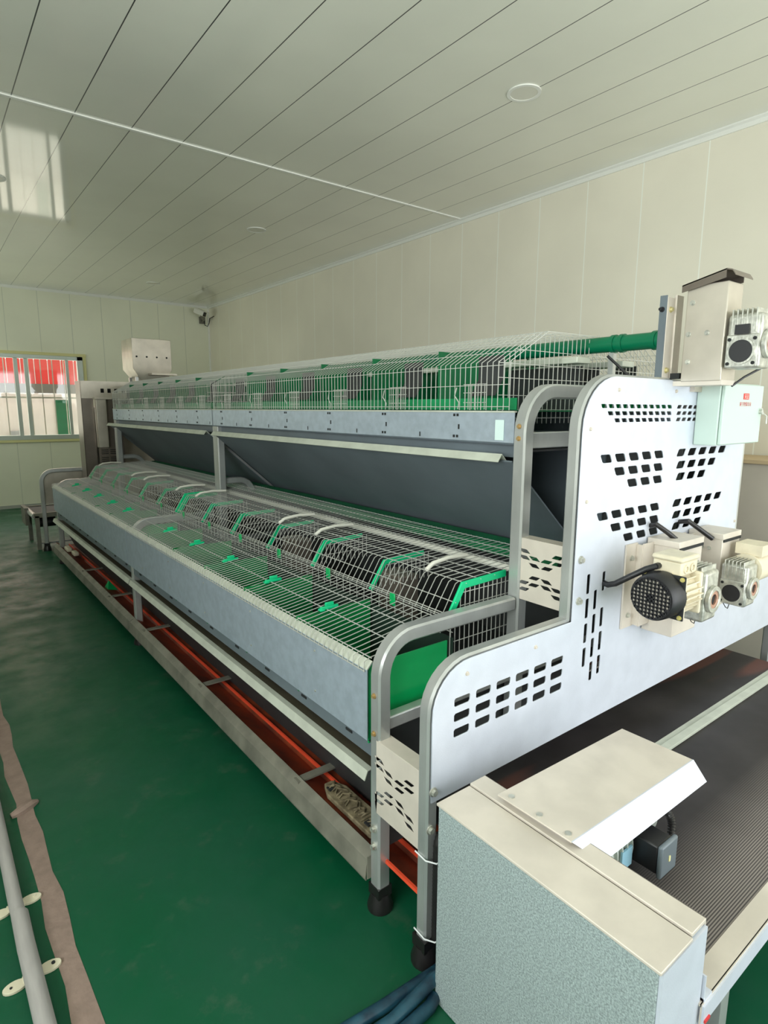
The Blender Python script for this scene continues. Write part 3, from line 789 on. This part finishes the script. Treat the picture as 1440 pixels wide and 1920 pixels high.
obj('side_cover', MB().box(2.19, 2.30, .80, .885, 1.70, 1.84), M['cast'], g_up, bevel=.012)
tag(obj('motor_cable', MB().tube([(2.16, .9, 1.63), (2.2, .88, 1.66), (2.27, .86, 1.69)], .004, 6), M['black']), 'thin dark cable under the upper gearbox', 'cable')

# ------------------------------------------------------------------ electrical box
t = empty('electrical_box', (2.42, .965, 1.425), 'pale mint electrical box with a red label on the end plate', 'electrical box')
obj('box_body', MB().box(2.255, 2.585, .975, 1.055, 1.425, 1.647), M['ebox'], t, bevel=.003)
dr = obj('door', MB().box(2.262, 2.592, .962, .974, 1.428, 1.643), M['ebox'], t, bevel=.003)
obj('lock', MB().cyl((2.572, .962, 1.545), (2.572, .952, 1.545), .008, 16).cyl((2.572, .955, 1.558), (2.572, .949, 1.535), .004, 8), M['cast'], dr)
k_ = MB(); k_.tube([(2.575, .950, 1.540), (2.583, .94, 1.53), (2.588, .94, 1.50)], .0025, 6); obj('keys', k_, M['cast'], dr)
obj('label_plate', MB().box(2.415, 2.462, .9605, .962, 1.590, 1.612), M['red'], dr, bevel=.003)
def text(body, size, x, y, z, m, par, name):
    cu = bpy.data.curves.new(name, 'FONT'); cu.body = body; cu.size = size; cu.align_x = 'CENTER'; cu.extrude = .0002
    o = bpy.data.objects.new(name, cu); COL.objects.link(o)
    dg = bpy.context.evaluated_depsgraph_get(); me = bpy.data.meshes.new_from_object(o.evaluated_get(dg))
    bpy.data.objects.remove(o); bpy.data.curves.remove(cu)
    me.transform(Matrix.Translation((x, y, z)) @ Matrix.Rotation(R(90), 4, 'X'))
    return link(name, me, m, par, smooth=False)
text('\u5929\u6b63', .018, 2.4385, .960, 1.594, M['whitepl'], dr, 'label_letters')
text('\u91cf\u5b50\u63a7\u4fdd\u516c\u53f8', .0165, 2.437, .9612, 1.567, M['pinkred'], dr, 'company_letters')
rp('box_bracket', MB().box(2.2, 2.26, 1.04, 1.056, 1.615, 1.65), M['steel'])

# ------------------------------------------------------------------ drive boxes and gear motors on the end plate
def drive_box(x0, x1, yf, z0, z1, lab, ch_w):
    t = empty('drive_box', ((x0+x1)/2, 1.0, z0), lab, 'drive box', 'stainless drive boxes on the end plate')
    obj('box_shell', MB().box(x0, x1, yf, 1.052, z0, z1-.012), M['steelbox'], t, bevel=.002)
    obj('box_lid', MB().box(x0-.004, x1+.002, yf-.004, 1.052, z1-.022, z1), M['steelbox'], t, bevel=.002)
    obj('lid_gap', MB().box(x0+.004, x1, yf-.0045, yf-.0005, z1-.032, z1-.022), M['hole'], t)
    obj('mounting_flange', MB().box(x0-ch_w, x0-ch_w*.5, 1.049, 1.055, z0+.03, z1-.01).box(x0-ch_w*.55, x0-ch_w*.5, 1.03, 1.055, z0+.035, z1-.015).box(x0-ch_w*.5, x0-.002, 1.028, 1.032, z0+.03, z1-.012), M['steelbox'], t)
    bolts('bolt', [(x0-ch_w*.76, 1.049, z) for z in (z0+.075, z1-.06)], (0, -1, 0), .007, .007, M['cast'], t)
    bolts('bolt', [(x0, y, z) for y, z in ((1.02, z0+.06), (1.0, z1-.06), (.975, z1-.06), (1.0, z1-.13))], (-1, 0, 0), .005, .005, M['cast'], t)
    return t
drive_box(1.985, 2.155, .943, .775, 1.112, 'near stainless drive box behind the cream motor', .14)
drive_box(2.285, 2.43, .930, .83, 1.105, 'second stainless drive box further right, by the beige panel', .06)

t = empty('gear_motor', (1.85, .88, .98), 'cream electric motor with round black fan cover and terminal box', 'motor')
mc = (.885, .985)   # motor axis y, z
fc = MB()
fc.tube([(1.715, mc[0], mc[1]), (1.722, mc[0], mc[1]), (1.775, mc[0], mc[1]), (1.785, mc[0], mc[1])], [.066, .071, .074, .074], 40)
fc_o = obj('fan_cover', fc, M['black'], t)
gr = MB()
for q in range(-5, 6):
    o_ = q*.0118; L2 = math.sqrt(max(0, .062**2-o_**2))
    gr.box(1.708, 1.716, mc[0]+o_-.0022, mc[0]+o_+.0022, mc[1]-L2, mc[1]+L2)
    gr.box(1.708, 1.716, mc[0]-L2, mc[0]+L2, mc[1]+o_-.0022, mc[1]+o_+.0022)
obj('fan_grille', gr, M['black'], fc_o)
vp = MB()
for a in range(-5, 5):
    for b in range(-5, 5):
        yy, zz = (a+.5)*.0118, (b+.5)*.0118
        if .016 < math.hypot(yy, zz) < .058: vp.box(1.7125, 1.7145, mc[0]+yy-.0034, mc[0]+yy+.0034, mc[1]+zz-.0034, mc[1]+zz+.0034)
obj('fan_blades', vp, M['steel'], fc_o)
bd = MB().tube([(1.783, mc[0], mc[1]), (1.90, mc[0], mc[1])], .062, 32)
for k in range(24):
    a = 2*math.pi*k/24
    if abs(math.sin(a)) > .985 and math.sin(a) > 0: continue
    c_, s_ = math.cos(a), math.sin(a)
    mt = Matrix.Translation((1.84, mc[0], mc[1])) @ Matrix.Rotation(a, 4, 'X')
    bd.box(-.05, .055, .058, .074, -.002, .002, mt)
mb_o = obj('motor_body', bd, M['cream'], t)
for xx in (1.783, 1.885):
    mt = Matrix.Translation((xx, mc[0], mc[1]))
    obj('end_shield', MB().box(0, .014, -.068, .068, -.068, .068, mt), M['cream'], t, bevel=.012, seg=3)
obj('shield_rim', MB().box(1.778, 1.784, mc[0]-.07, mc[0]+.07, mc[1]-.07, mc[1]+.07), M['hole'], t, bevel=.014, seg=3)
b_ = MB()
for a, b in ((-1, 1), (1, 1), (-1, -1), (1, -1)): hexbolt(b_, (1.778, mc[0]+a*.06, mc[1]+b*.06), (-1, 0, 0), .005, .006)
obj('tie_bolts', b_, mat('brass_bolt', s(200, 190, 120), .4, .5), t)
tb = obj('terminal_box', MB().box(1.795, 1.90, mc[0]-.045, mc[0]+.045, mc[1]+.062, mc[1]+.105), M['cream'], t, bevel=.004)
obj('terminal_lid', MB().box(1.790, 1.905, mc[0]-.05, mc[0]+.05, mc[1]+.105, mc[1]+.122), M['cream'], tb, bevel=.010, seg=3)
b_ = MB()
for xx in (1.825, 1.865): b_.ring((xx, mc[0]-.045, mc[1]+.083), (0, -1, 0), .009, .014, .004, 20)
obj('cable_entries', b_, M['cream'], tb)
obj('cable_gland', MB().cyl((1.795, mc[0]+.025, mc[1]+.085), (1.775, mc[0]+.025, mc[1]+.085), .010, 8), M['black'], tb)
tag(obj('motor_cable', MB().tube([(1.778, .91, 1.07), (1.755, .93, 1.06), (1.735, .97, 1.03), (1.722, 1.01, 1.0), (1.722, 1.035, .99), (1.735, 1.07, .99)], .0095, 12), M['black']),
    'thick black cable curving from the cream motor into the end plate slot', 'cable')
gearbox('worm_gearbox', (1.935, .875, .955), 'cast worm gearbox with reddish bore beside the cream motor', 'cast worm gearboxes', 1.12, False)
gx = gearbox('worm_gearbox', (2.245, .865, .935), 'cast worm gearbox with finned top and black cap at the right edge', 'cast worm gearboxes', 1.0)
obj('cream_motor_end', MB().tube([(2.34, .865, .98), (2.46, .865, .98)], .055, 24).box(2.35, 2.45, .82, .91, 1.03, 1.07), M['cream'], gx)
for pts, lab in (([(2.0, 1.06, 1.15), (1.99, 1.03, 1.16), (2.02, 1.0, 1.13), (2.05, .985, 1.105)], 'short black hose above the nearer drive box'),
                 ([(2.205, 1.06, 1.14), (2.20, 1.02, 1.15), (2.23, .99, 1.12), (2.27, .96, 1.085)], 'black corrugated hose curving down between the two drive boxes')):
    tag(obj('cable_hose', MB().tube(pts, .009, 10), M['rubber']), lab, 'hose', 'black hoses above the drive boxes')
b_ = MB(); b_.tube([(2.02, .91, .86), (2.03, .90, .835), (2.05, .90, .825), (2.06, .9, .84), (2.05, .9, .86)], .0016, 5)
tag(obj('wire_tie', b_, M['hole']), 'thin wire tie curled under the middle gearbox', 'wire tie', 'thin wire ties under the gearboxes')
c = bpy.data.objects['wire_tie'].copy(); COL.objects.link(c); c.location.x += .26; c['label'] = 'thin wire tie curled under the right edge gearbox'

# corrugated hose and zip ties on the near front leg
t = empty('leg_conduit', (1.01, 1.055, .07), 'dark corrugated conduit strapped along the nearest front leg', 'conduit')
pts = [(1.000+.012*max(0, (k-54)/6), 1.050, .09+k*.0055) for k in range(60)]
obj('corrugated_hose', MB().tube(pts, [.013 if k % 2 else .0115 for k in range(60)], 12), M['rubber'], t)
for z in (.345, .10):
    zt = MB()
    P = [(.970, 1.108), (.968, 1.062), (.984, 1.036), (1.006, 1.034), (1.017, 1.05), (1.015, 1.075)]
    zt.tube([(a, b, z) for a, b in P], .0022, 6); obj('zip_tie', zt, M['zip'], t)

# ------------------------------------------------------------------ belt end cabinet (bottom right)
t = empty('conveyor_end_cabinet', (1.02, .70, 0), 'grey textured steel cabinet with beige top in the bottom right foreground', 'cabinet')
obj('cabinet_body', MB().box(.932, 1.098, .412, .978, .002, .575), M['cabside'], t, bevel=.002)
obj('end_panel', MB().box(.936, 1.104, .405, .412, .002, .572), M['endplate'], t)
obj('top_cover', MB().box(.929, 1.046, .406, .983, .574, .581), M['steelbox'], t, bevel=.0015)
obj('rear_flange', MB().box(1.050, 1.108, .41, .985, .576, .585).box(1.104, 1.108, .41, .985, .45, .585), M['steelbox'], t, bevel=.0015)
obj('gap', MB().box(1.045, 1.051, .415, .975, .570, .577), M['hole'], t)

# conveyor
t = empty('cross_conveyor', (2.0, .8, 0), 'wide black ribbed rubber belt conveyor passing under the white end plate', 'conveyor')
obj('conveyor_belt', MB().box(1.112, 3.02, .444, 1.42, .385, .40), M['belt'], t, bevel=.006)
obj('side_frame', MB().strip([(0, 0)], 0, 0, 0).box(1.10, 3.05, .40, .446, .395, .402).box(1.10, 3.05, .398, .402, .355, .402), M['steelbox'], t)
obj('outer_skirt', MB().box(1.10, 3.05, .394, .398, .358, .40), M['endplate'], t)
obj('rear_frame', MB().box(1.10, 3.05, 1.42, 1.45, .36, .405), M['steelbox'], t)
obj('guide_rail', MB().box(1.55, 3.03, .883, .912, .401, .412).box(1.55, 3.03, .912, .937, .401, .405), M['rail'], t, bevel=.001)
for xx, yy in ((1.25, .43), (2.95, .43), (1.25, 1.43), (2.95, 1.43)): obj('leg', MB().box(xx-.02, xx+.02, yy-.02, yy+.02, 0, .37), M['tube'], t)
obj('underside', MB().box(1.13, 3.0, .45, 1.40, .30, .305), M['darksheet'], t)
obj('corner_bracket', MB().box(1.108, 1.14, .398, .446, .402, .408).box(1.108, 1.112, .40, .47, .34, .46), M['endplate'], t)
obj('red_mark', MB().box(1.104, 1.125, .391, .394, .362, .368), M['red'], t)

# rain hood and motor over the belt
t = empty('motor_hood', (1.3, .78, .585), 'beige bent steel hood screwed to the cabinet top over the belt motor', 'cover')
hd = MB()
V = [(1.052, .893, .603), (1.588, .876, .603), (1.594, .668, .603), (1.056, .680, .603)]
V2 = [(x, y, z-.004) for x, y, z in V]
hd.add(V+V2, [(0, 1, 2, 3), (7, 6, 5, 4), (0, 4, 5, 1), (1, 5, 6, 2), (2, 6, 7, 3), (3, 7, 4, 0)])
obj('hood_top', hd, M['steelbox'], t, bevel=.001)
sk = MB()
V = [(1.594, .669, .603), (1.610, .636, .548), (1.118, .640, .548), (1.056, .681, .603)]
V2 = [(x, y-.003, z) for x, y, z in V]
sk.add(V+V2, [(0, 1, 2, 3), (7, 6, 5, 4), (0, 4, 5, 1), (1, 5, 6, 2), (2, 6, 7, 3), (3, 7, 4, 0)])
sk.box(1.075, 1.10, .70, .86, .585, .5985)
obj('hood_skirt', sk, M['endplate'], t)
b_ = MB()
for y in (.865, .78, .70): b_.cyl((1.072, y, .602), (1.072, y, .6055), .008, 12)
obj('screws', b_, M['cast'], t)
t = empty('belt_motor', (1.28, .69, .42), 'grey belt motor with black terminal box half hidden under the beige hood', 'motor')
obj('motor_body', MB().cyl((1.12, .73, .49), (1.36, .73, .49), .066, 32).cyl((1.36, .73, .49), (1.43, .73, .49), .058, 32), M['alu'], t)
fn = MB()
for k in range(9): fn.ring((1.15+k*.022, .73, .49), (1, 0, 0), .064, .074, .004, 28)
obj('cooling_fins', fn, M['alu'], t)
obj('blue_plate', MB().box(1.235, 1.28, .655, .660, .45, .50), mat('blue_plate', s(150, 196, 216), .4), t)
tb = obj('terminal_box', MB().box(1.295, 1.362, .60, .68, .447, .522), M['black'], t, bevel=.005)
obj('terminal_lid', MB().box(1.290, 1.368, .588, .600, .442, .528), mat('dark_grey_lid', s(96, 106, 112), .4), tb, bevel=.005)
obj('lid_mark', MB().box(1.325, 1.331, .586, .588, .478, .492), M['yellowtrim'], tb)
pts = [(1.385+.055*math.sin(q/40*math.pi)-.012*q/40, .665-.05*q/40, .565-.11*q/40) for q in range(41)]
obj('corrugated_hose', MB().tube(pts, [.0105 if k % 2 else .0085 for k in range(41)], 12), M['rubber'], t)
obj('motor_stand', MB().box(1.13, 1.35, .69, .77, .405, .435), M['darksheet'], t)

# ------------------------------------------------------------------ background on the right
t = empty('beige_cabinet', (4.1, 1.9, 0), 'large beige flat-sided cabinet against the right wall behind the end plate', 'cabinet')
obj('cabinet_body', MB().box(3.95, 4.33, .9, 3.0, .02, 1.235), M['carton'], t, bevel=.006)
obj('cabinet_top', MB().box(3.93, 4.335, .89, 3.01, 1.235, 1.262), M['cartontop'], t, bevel=.004)

# ------------------------------------------------------------------ far end machinery
t = empty('far_feed_hopper', (2.17, 7.3, 1.85), 'distant stainless steel feed hopper standing above the far end of the rack', 'hopper')
hb = MB()
xa, xb, ya, yb = 1.955, 2.385, 7.10, 7.52
vs = []
for z, dx0, dx1, dy0, dy1 in ((2.318, 0, 0, 0, 0), (1.99, 0, 0, 0, 0), (1.86, .09, .05, .03, .06)):
    vs += [(xa+dx0, ya+dy0, z), (xb-dx1, ya+dy0, z), (xb-dx1, yb-dy1, z), (xa+dx0, yb-dy1, z)]
fs = [(0, 1, 2, 3), (8, 11, 10, 9)]
for L0 in (0, 4):
    for k in range(4): fs.append((L0+k, L0+4+k, L0+4+(k+1) % 4, L0+(k+1) % 4))
hb.add(vs, fs)
obj('hopper_body', hb, M['steel'], t, bevel=.003)
b_ = MB()
for k in range(4): b_.cyl((2.0+k*.11, 7.099, 2.12), (2.0+k*.11, 7.093, 2.12), .010, 10)
obj('bolts', b_, M['hole'], t)
obj('outlet_flap', MB().box(2.12, 2.40, 6.98, 7.11, 1.92, 1.94), M['steel'], t)
obj('hopper_legs', MB().box(1.99, 2.02, 7.15, 7.18, 1.64, 1.9).box(2.33, 2.36, 7.15, 7.18, 1.64, 1.9).box(1.99, 2.02, 7.40, 7.43, 1.64, 1.9).box(2.33, 2.36, 7.40, 7.43, 1.64, 1.9), M['tube'], t)

t = empty('far_control_cabinet', (1.65, 7.55, 0), 'distant stainless cabinet with a row of square holes right of the window', 'cabinet')
row_h = [[(a, 1.715), (a+.035, 1.715), (a+.035, 1.760), (a, 1.760)] for a in (1.60, 1.67, 1.74, 1.815, 1.885, 1.99)]
plate('punched_header', [(1.405, 1.655), (2.5, 1.655), (2.5, 1.838), (1.405, 1.838)], row_h, .004, lambda u, v, d: (u, 7.10+d, v), M['steel'], t)
obj('header_backing', MB().box(1.41, 2.5, 7.16, 7.164, 1.655, 1.838), M['hole'], t)
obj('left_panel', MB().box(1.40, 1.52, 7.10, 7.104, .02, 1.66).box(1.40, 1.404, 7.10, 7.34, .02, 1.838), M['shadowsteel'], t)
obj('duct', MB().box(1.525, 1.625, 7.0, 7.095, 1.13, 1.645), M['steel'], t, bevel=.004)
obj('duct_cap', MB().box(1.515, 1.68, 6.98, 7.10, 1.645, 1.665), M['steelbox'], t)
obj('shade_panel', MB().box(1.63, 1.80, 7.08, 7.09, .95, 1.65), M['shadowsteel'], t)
vt = [slot(a, z, .075, .008, -.01) for z in (1.10, 1.08, 1.06, 1.02, 1.0, .98) for a in (1.585, 1.675)]
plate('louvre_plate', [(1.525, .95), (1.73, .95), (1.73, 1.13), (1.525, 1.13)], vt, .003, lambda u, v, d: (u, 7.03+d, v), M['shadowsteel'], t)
obj('louvre_backing', MB().box(1.53, 1.725, 7.05, 7.053, .95, 1.125), M['hole'], t)
obj('frame_foot', MB().box(1.41, 1.45, 7.10, 7.14, 0, .03), M['tube'], t)

t = empty('far_cross_conveyor', (2.0, 7.8, 0), 'small dark conveyor with drive frame at the far left end of the rack', 'conveyor')
obj('belt', MB().box(.92, 3.3, 7.45, 8.05, .385, .40), M['darksheet'], t)
obj('side_rail', MB().box(.90, 3.35, 7.42, 7.46, .36, .41).box(.90, 3.35, 8.04, 8.08, .36, .41), M['dirtyrail'], t)
obj('end_roller', MB().cyl((.91, 7.45, .375), (.91, 8.05, .375), .03, 16), M['tube'], t)
for x, y in ((.93, 7.44), (.93, 8.06), (3.3, 7.44), (3.3, 8.06)): obj('leg', MB().box(x-.02, x+.02, y-.02, y+.02, 0, .38), M['dirtyrail'], t)
obj('drive_plate', MB().box(.86, .90, 7.82, 8.12, .22, .42), M['dirtyrail'], t)
obj('drive_motor', MB().cyl((.95, 7.75, .26), (1.15, 7.75, .26), .06, 20), M['black'], t)
obj('tie_bar', MB().box(.90, 3.3, 7.43, 7.45, .06, .08), M['tube'], t)

# bits lying in the belt tray
pl = MB()
oc = [(1.03, 1.50), (1.03, 1.66), (1.055, 1.72), (1.09, 1.72), (1.115, 1.66), (1.115, 1.46), (1.09, 1.40), (1.03, 1.40)]
n = len(oc); pl.add([(x, y, .165) for x, y in oc]+[(x, y, .185) for x, y in oc], [tuple(range(n))[::-1], tuple(range(n, 2*n))]+[(k, (k+1) % n, (k+1) % n+n, k+n) for k in range(n)])
t = empty('plastic_grid_plate', (1.07, 1.56, .16), 'dusty tan moulded plastic plate lying in the belt tray beside the front leg', 'plate')
obj('plate_body', pl, M['tan'], t, bevel=.004)
rb = MB()
for q in range(18):
    y = 1.42+q*.016; a = random.uniform(-.02, .02)
    rb.tube([(1.04+random.random()*.02, y, .187), (1.07, y+a, .194), (1.10-random.random()*.01, y-a, .187)], .0035, 5)
obj('moulded_ribs', rb, M['tan'], t)
multi('black_pad', ((1.045, 1.062, 1.665, 1.69, .185, .191), (1.045, 1.065, 1.43, 1.455, .185, .191)), M['hole'], t)
t = tag(obj('pale_rubble', MB().box(1.02, 1.07, 6.35, 6.5, .165, .205).box(1.05, 1.10, 6.2, 6.32, .15, .19), M['ivory'], bevel=.012), 'pale broken plastic pieces on the tray near the far leg', 'rubble')
t = tag(obj('green_scrap', MB().add([(1.04, 4.85, .16), (1.04, 4.95, .16), (1.12, 4.9, .13), (1.06, 4.9, .22)], [(0, 1, 2), (0, 3, 1), (1, 3, 2), (2, 3, 0)]), M['green']), 'small green plastic scrap on a tray bracket, halfway down the rack', 'scrap')

# ------------------------------------------------------------------ floor items on the left
pth = []
for k in range(0, 41):
    y = .9+k*.12; jl = .003*math.sin(k*2.3)+.0025*math.sin(k*5.1)
    pth.append((.175+jl+.010*math.sin(y*1.1)+.012*max(0, 1.9-y), y))
pm = MB(); vs = []; 
for k, (x, y) in enumerate(pth):
    wd = .030+.004*math.sin(k*1.7)
    vs += [(x-wd, y, .0015), (x+wd, y, .0015), (x+wd, y, -.01), (x-wd, y, -.01)]
fs = []
for k in range(len(pth)-1): fs += [(4*k, 4*k+1, 4*k+5, 4*k+4), (4*k+1, 4*k+2, 4*k+6, 4*k+5), (4*k+3, 4*k, 4*k+4, 4*k+7)]
pm.add(vs, fs)
struct('trim_5', pm, M['patch'])
tag(obj('cement_lump', MB().tube([(.13, 2.50, .004), (.16, 2.505, .009), (.20, 2.53, .009), (.225, 2.545, .004)], [.012, .02, .02, .008], 8), M['patch']),
    'rough lump of cement across the bare strip on the left floor', 'cement')
t = empty('floor_conduit', (.085, 2.0, 0), 'grey plastic conduit pipe lying along the floor at the left edge', 'pipe')
def cx(y): return .088+.004*math.sin(y*1.4)+.018*max(0, 2.0-y)
obj('pipe_length', MB().tube([(cx(y)-.0, y, .028) for y in [.8+.1*k for k in range(11)]], .0235, 16), M['greypipe'], t)
obj('pipe_length', MB().tube([(cx(y), y, .026) for y in [1.8+.1*k for k in range(40)]], .020, 16), M['greypipe'], t)
obj('coupling', MB().cyl((cx(1.8), 1.78, .028), (cx(1.8), 1.93, .027), .0235, 18), M['greypipe'], t)
def clamp(y, lab):
    t = empty('pipe_clamp', (cx(y), y, 0), lab, 'pipe clamp', 'ivory clamps on the floor conduit')
    e = MB()
    for sgn in (-1, 1):
        c0 = Vector((cx(y)+sgn*.042, y+sgn*.006, 0)); pts = []
        for k in range(20):
            a = 2*math.pi*k/20; pts.append((c0.x+.030*math.cos(a), c0.y+.019*math.sin(a)))
        e.add([(a, b, .001) for a, b in pts]+[(a, b, .009) for a, b in pts], [tuple(range(20))[::-1], tuple(range(20, 40))]+[(k, (k+1) % 20, (k+1) % 20+20, k+20) for k in range(20)])
    cl = obj('clamp_ears', e, M['ivory'], t, bevel=.001)
    obj('clamp_saddle', MB().box(cx(y)-.024, cx(y)+.024, y-.012, y+.012, .001, .012), M['ivory'], t, bevel=.002)
    obj('screw_head', MB().cyl((cx(y)+.052, y+.008, .009), (cx(y)+.052, y+.008, .0125), .005, 10).cyl((cx(y)-.052, y-.008, .009), (cx(y)-.052, y-.008, .011), .0035, 10), M['ivory'] if y > 1.9 else M['hole'], t)
    return t
clamp(2.00, 'ivory pipe clamp further from the camera, above the pipe joint')
clamp(1.70, 'ivory pipe clamp nearest the camera on the left floor pipe')

# blue hoses by the cabinet foot
HS = [([(.35, 1.075, .018), (.62, 1.055, .018), (.80, 1.036, .018), (.98, 1.025, .018), (1.4, 1.025, .018)], 'teal blue hose on the floor, furthest of the three by the cabinet foot'),
      ([(.35, 1.02, .018), (.62, 1.005, .018), (.80, .993, .018), (.93, .9985-.008, .052), (1.4, .998, .052)], 'middle teal blue hose by the cabinet foot, climbing over its neighbour'),
      ([(.35, .93, .018), (.62, .935, .018), (.78, .955, .018), (.90, .962, .018), (.9285, .975, .018)], 'teal blue hose nearest the camera by the cabinet foot')]
for pts, lab in HS:
    tag(obj('floor_hose', MB().tube(pts, .017, 14), M['teal']), lab, 'hose', 'teal hoses on the floor')
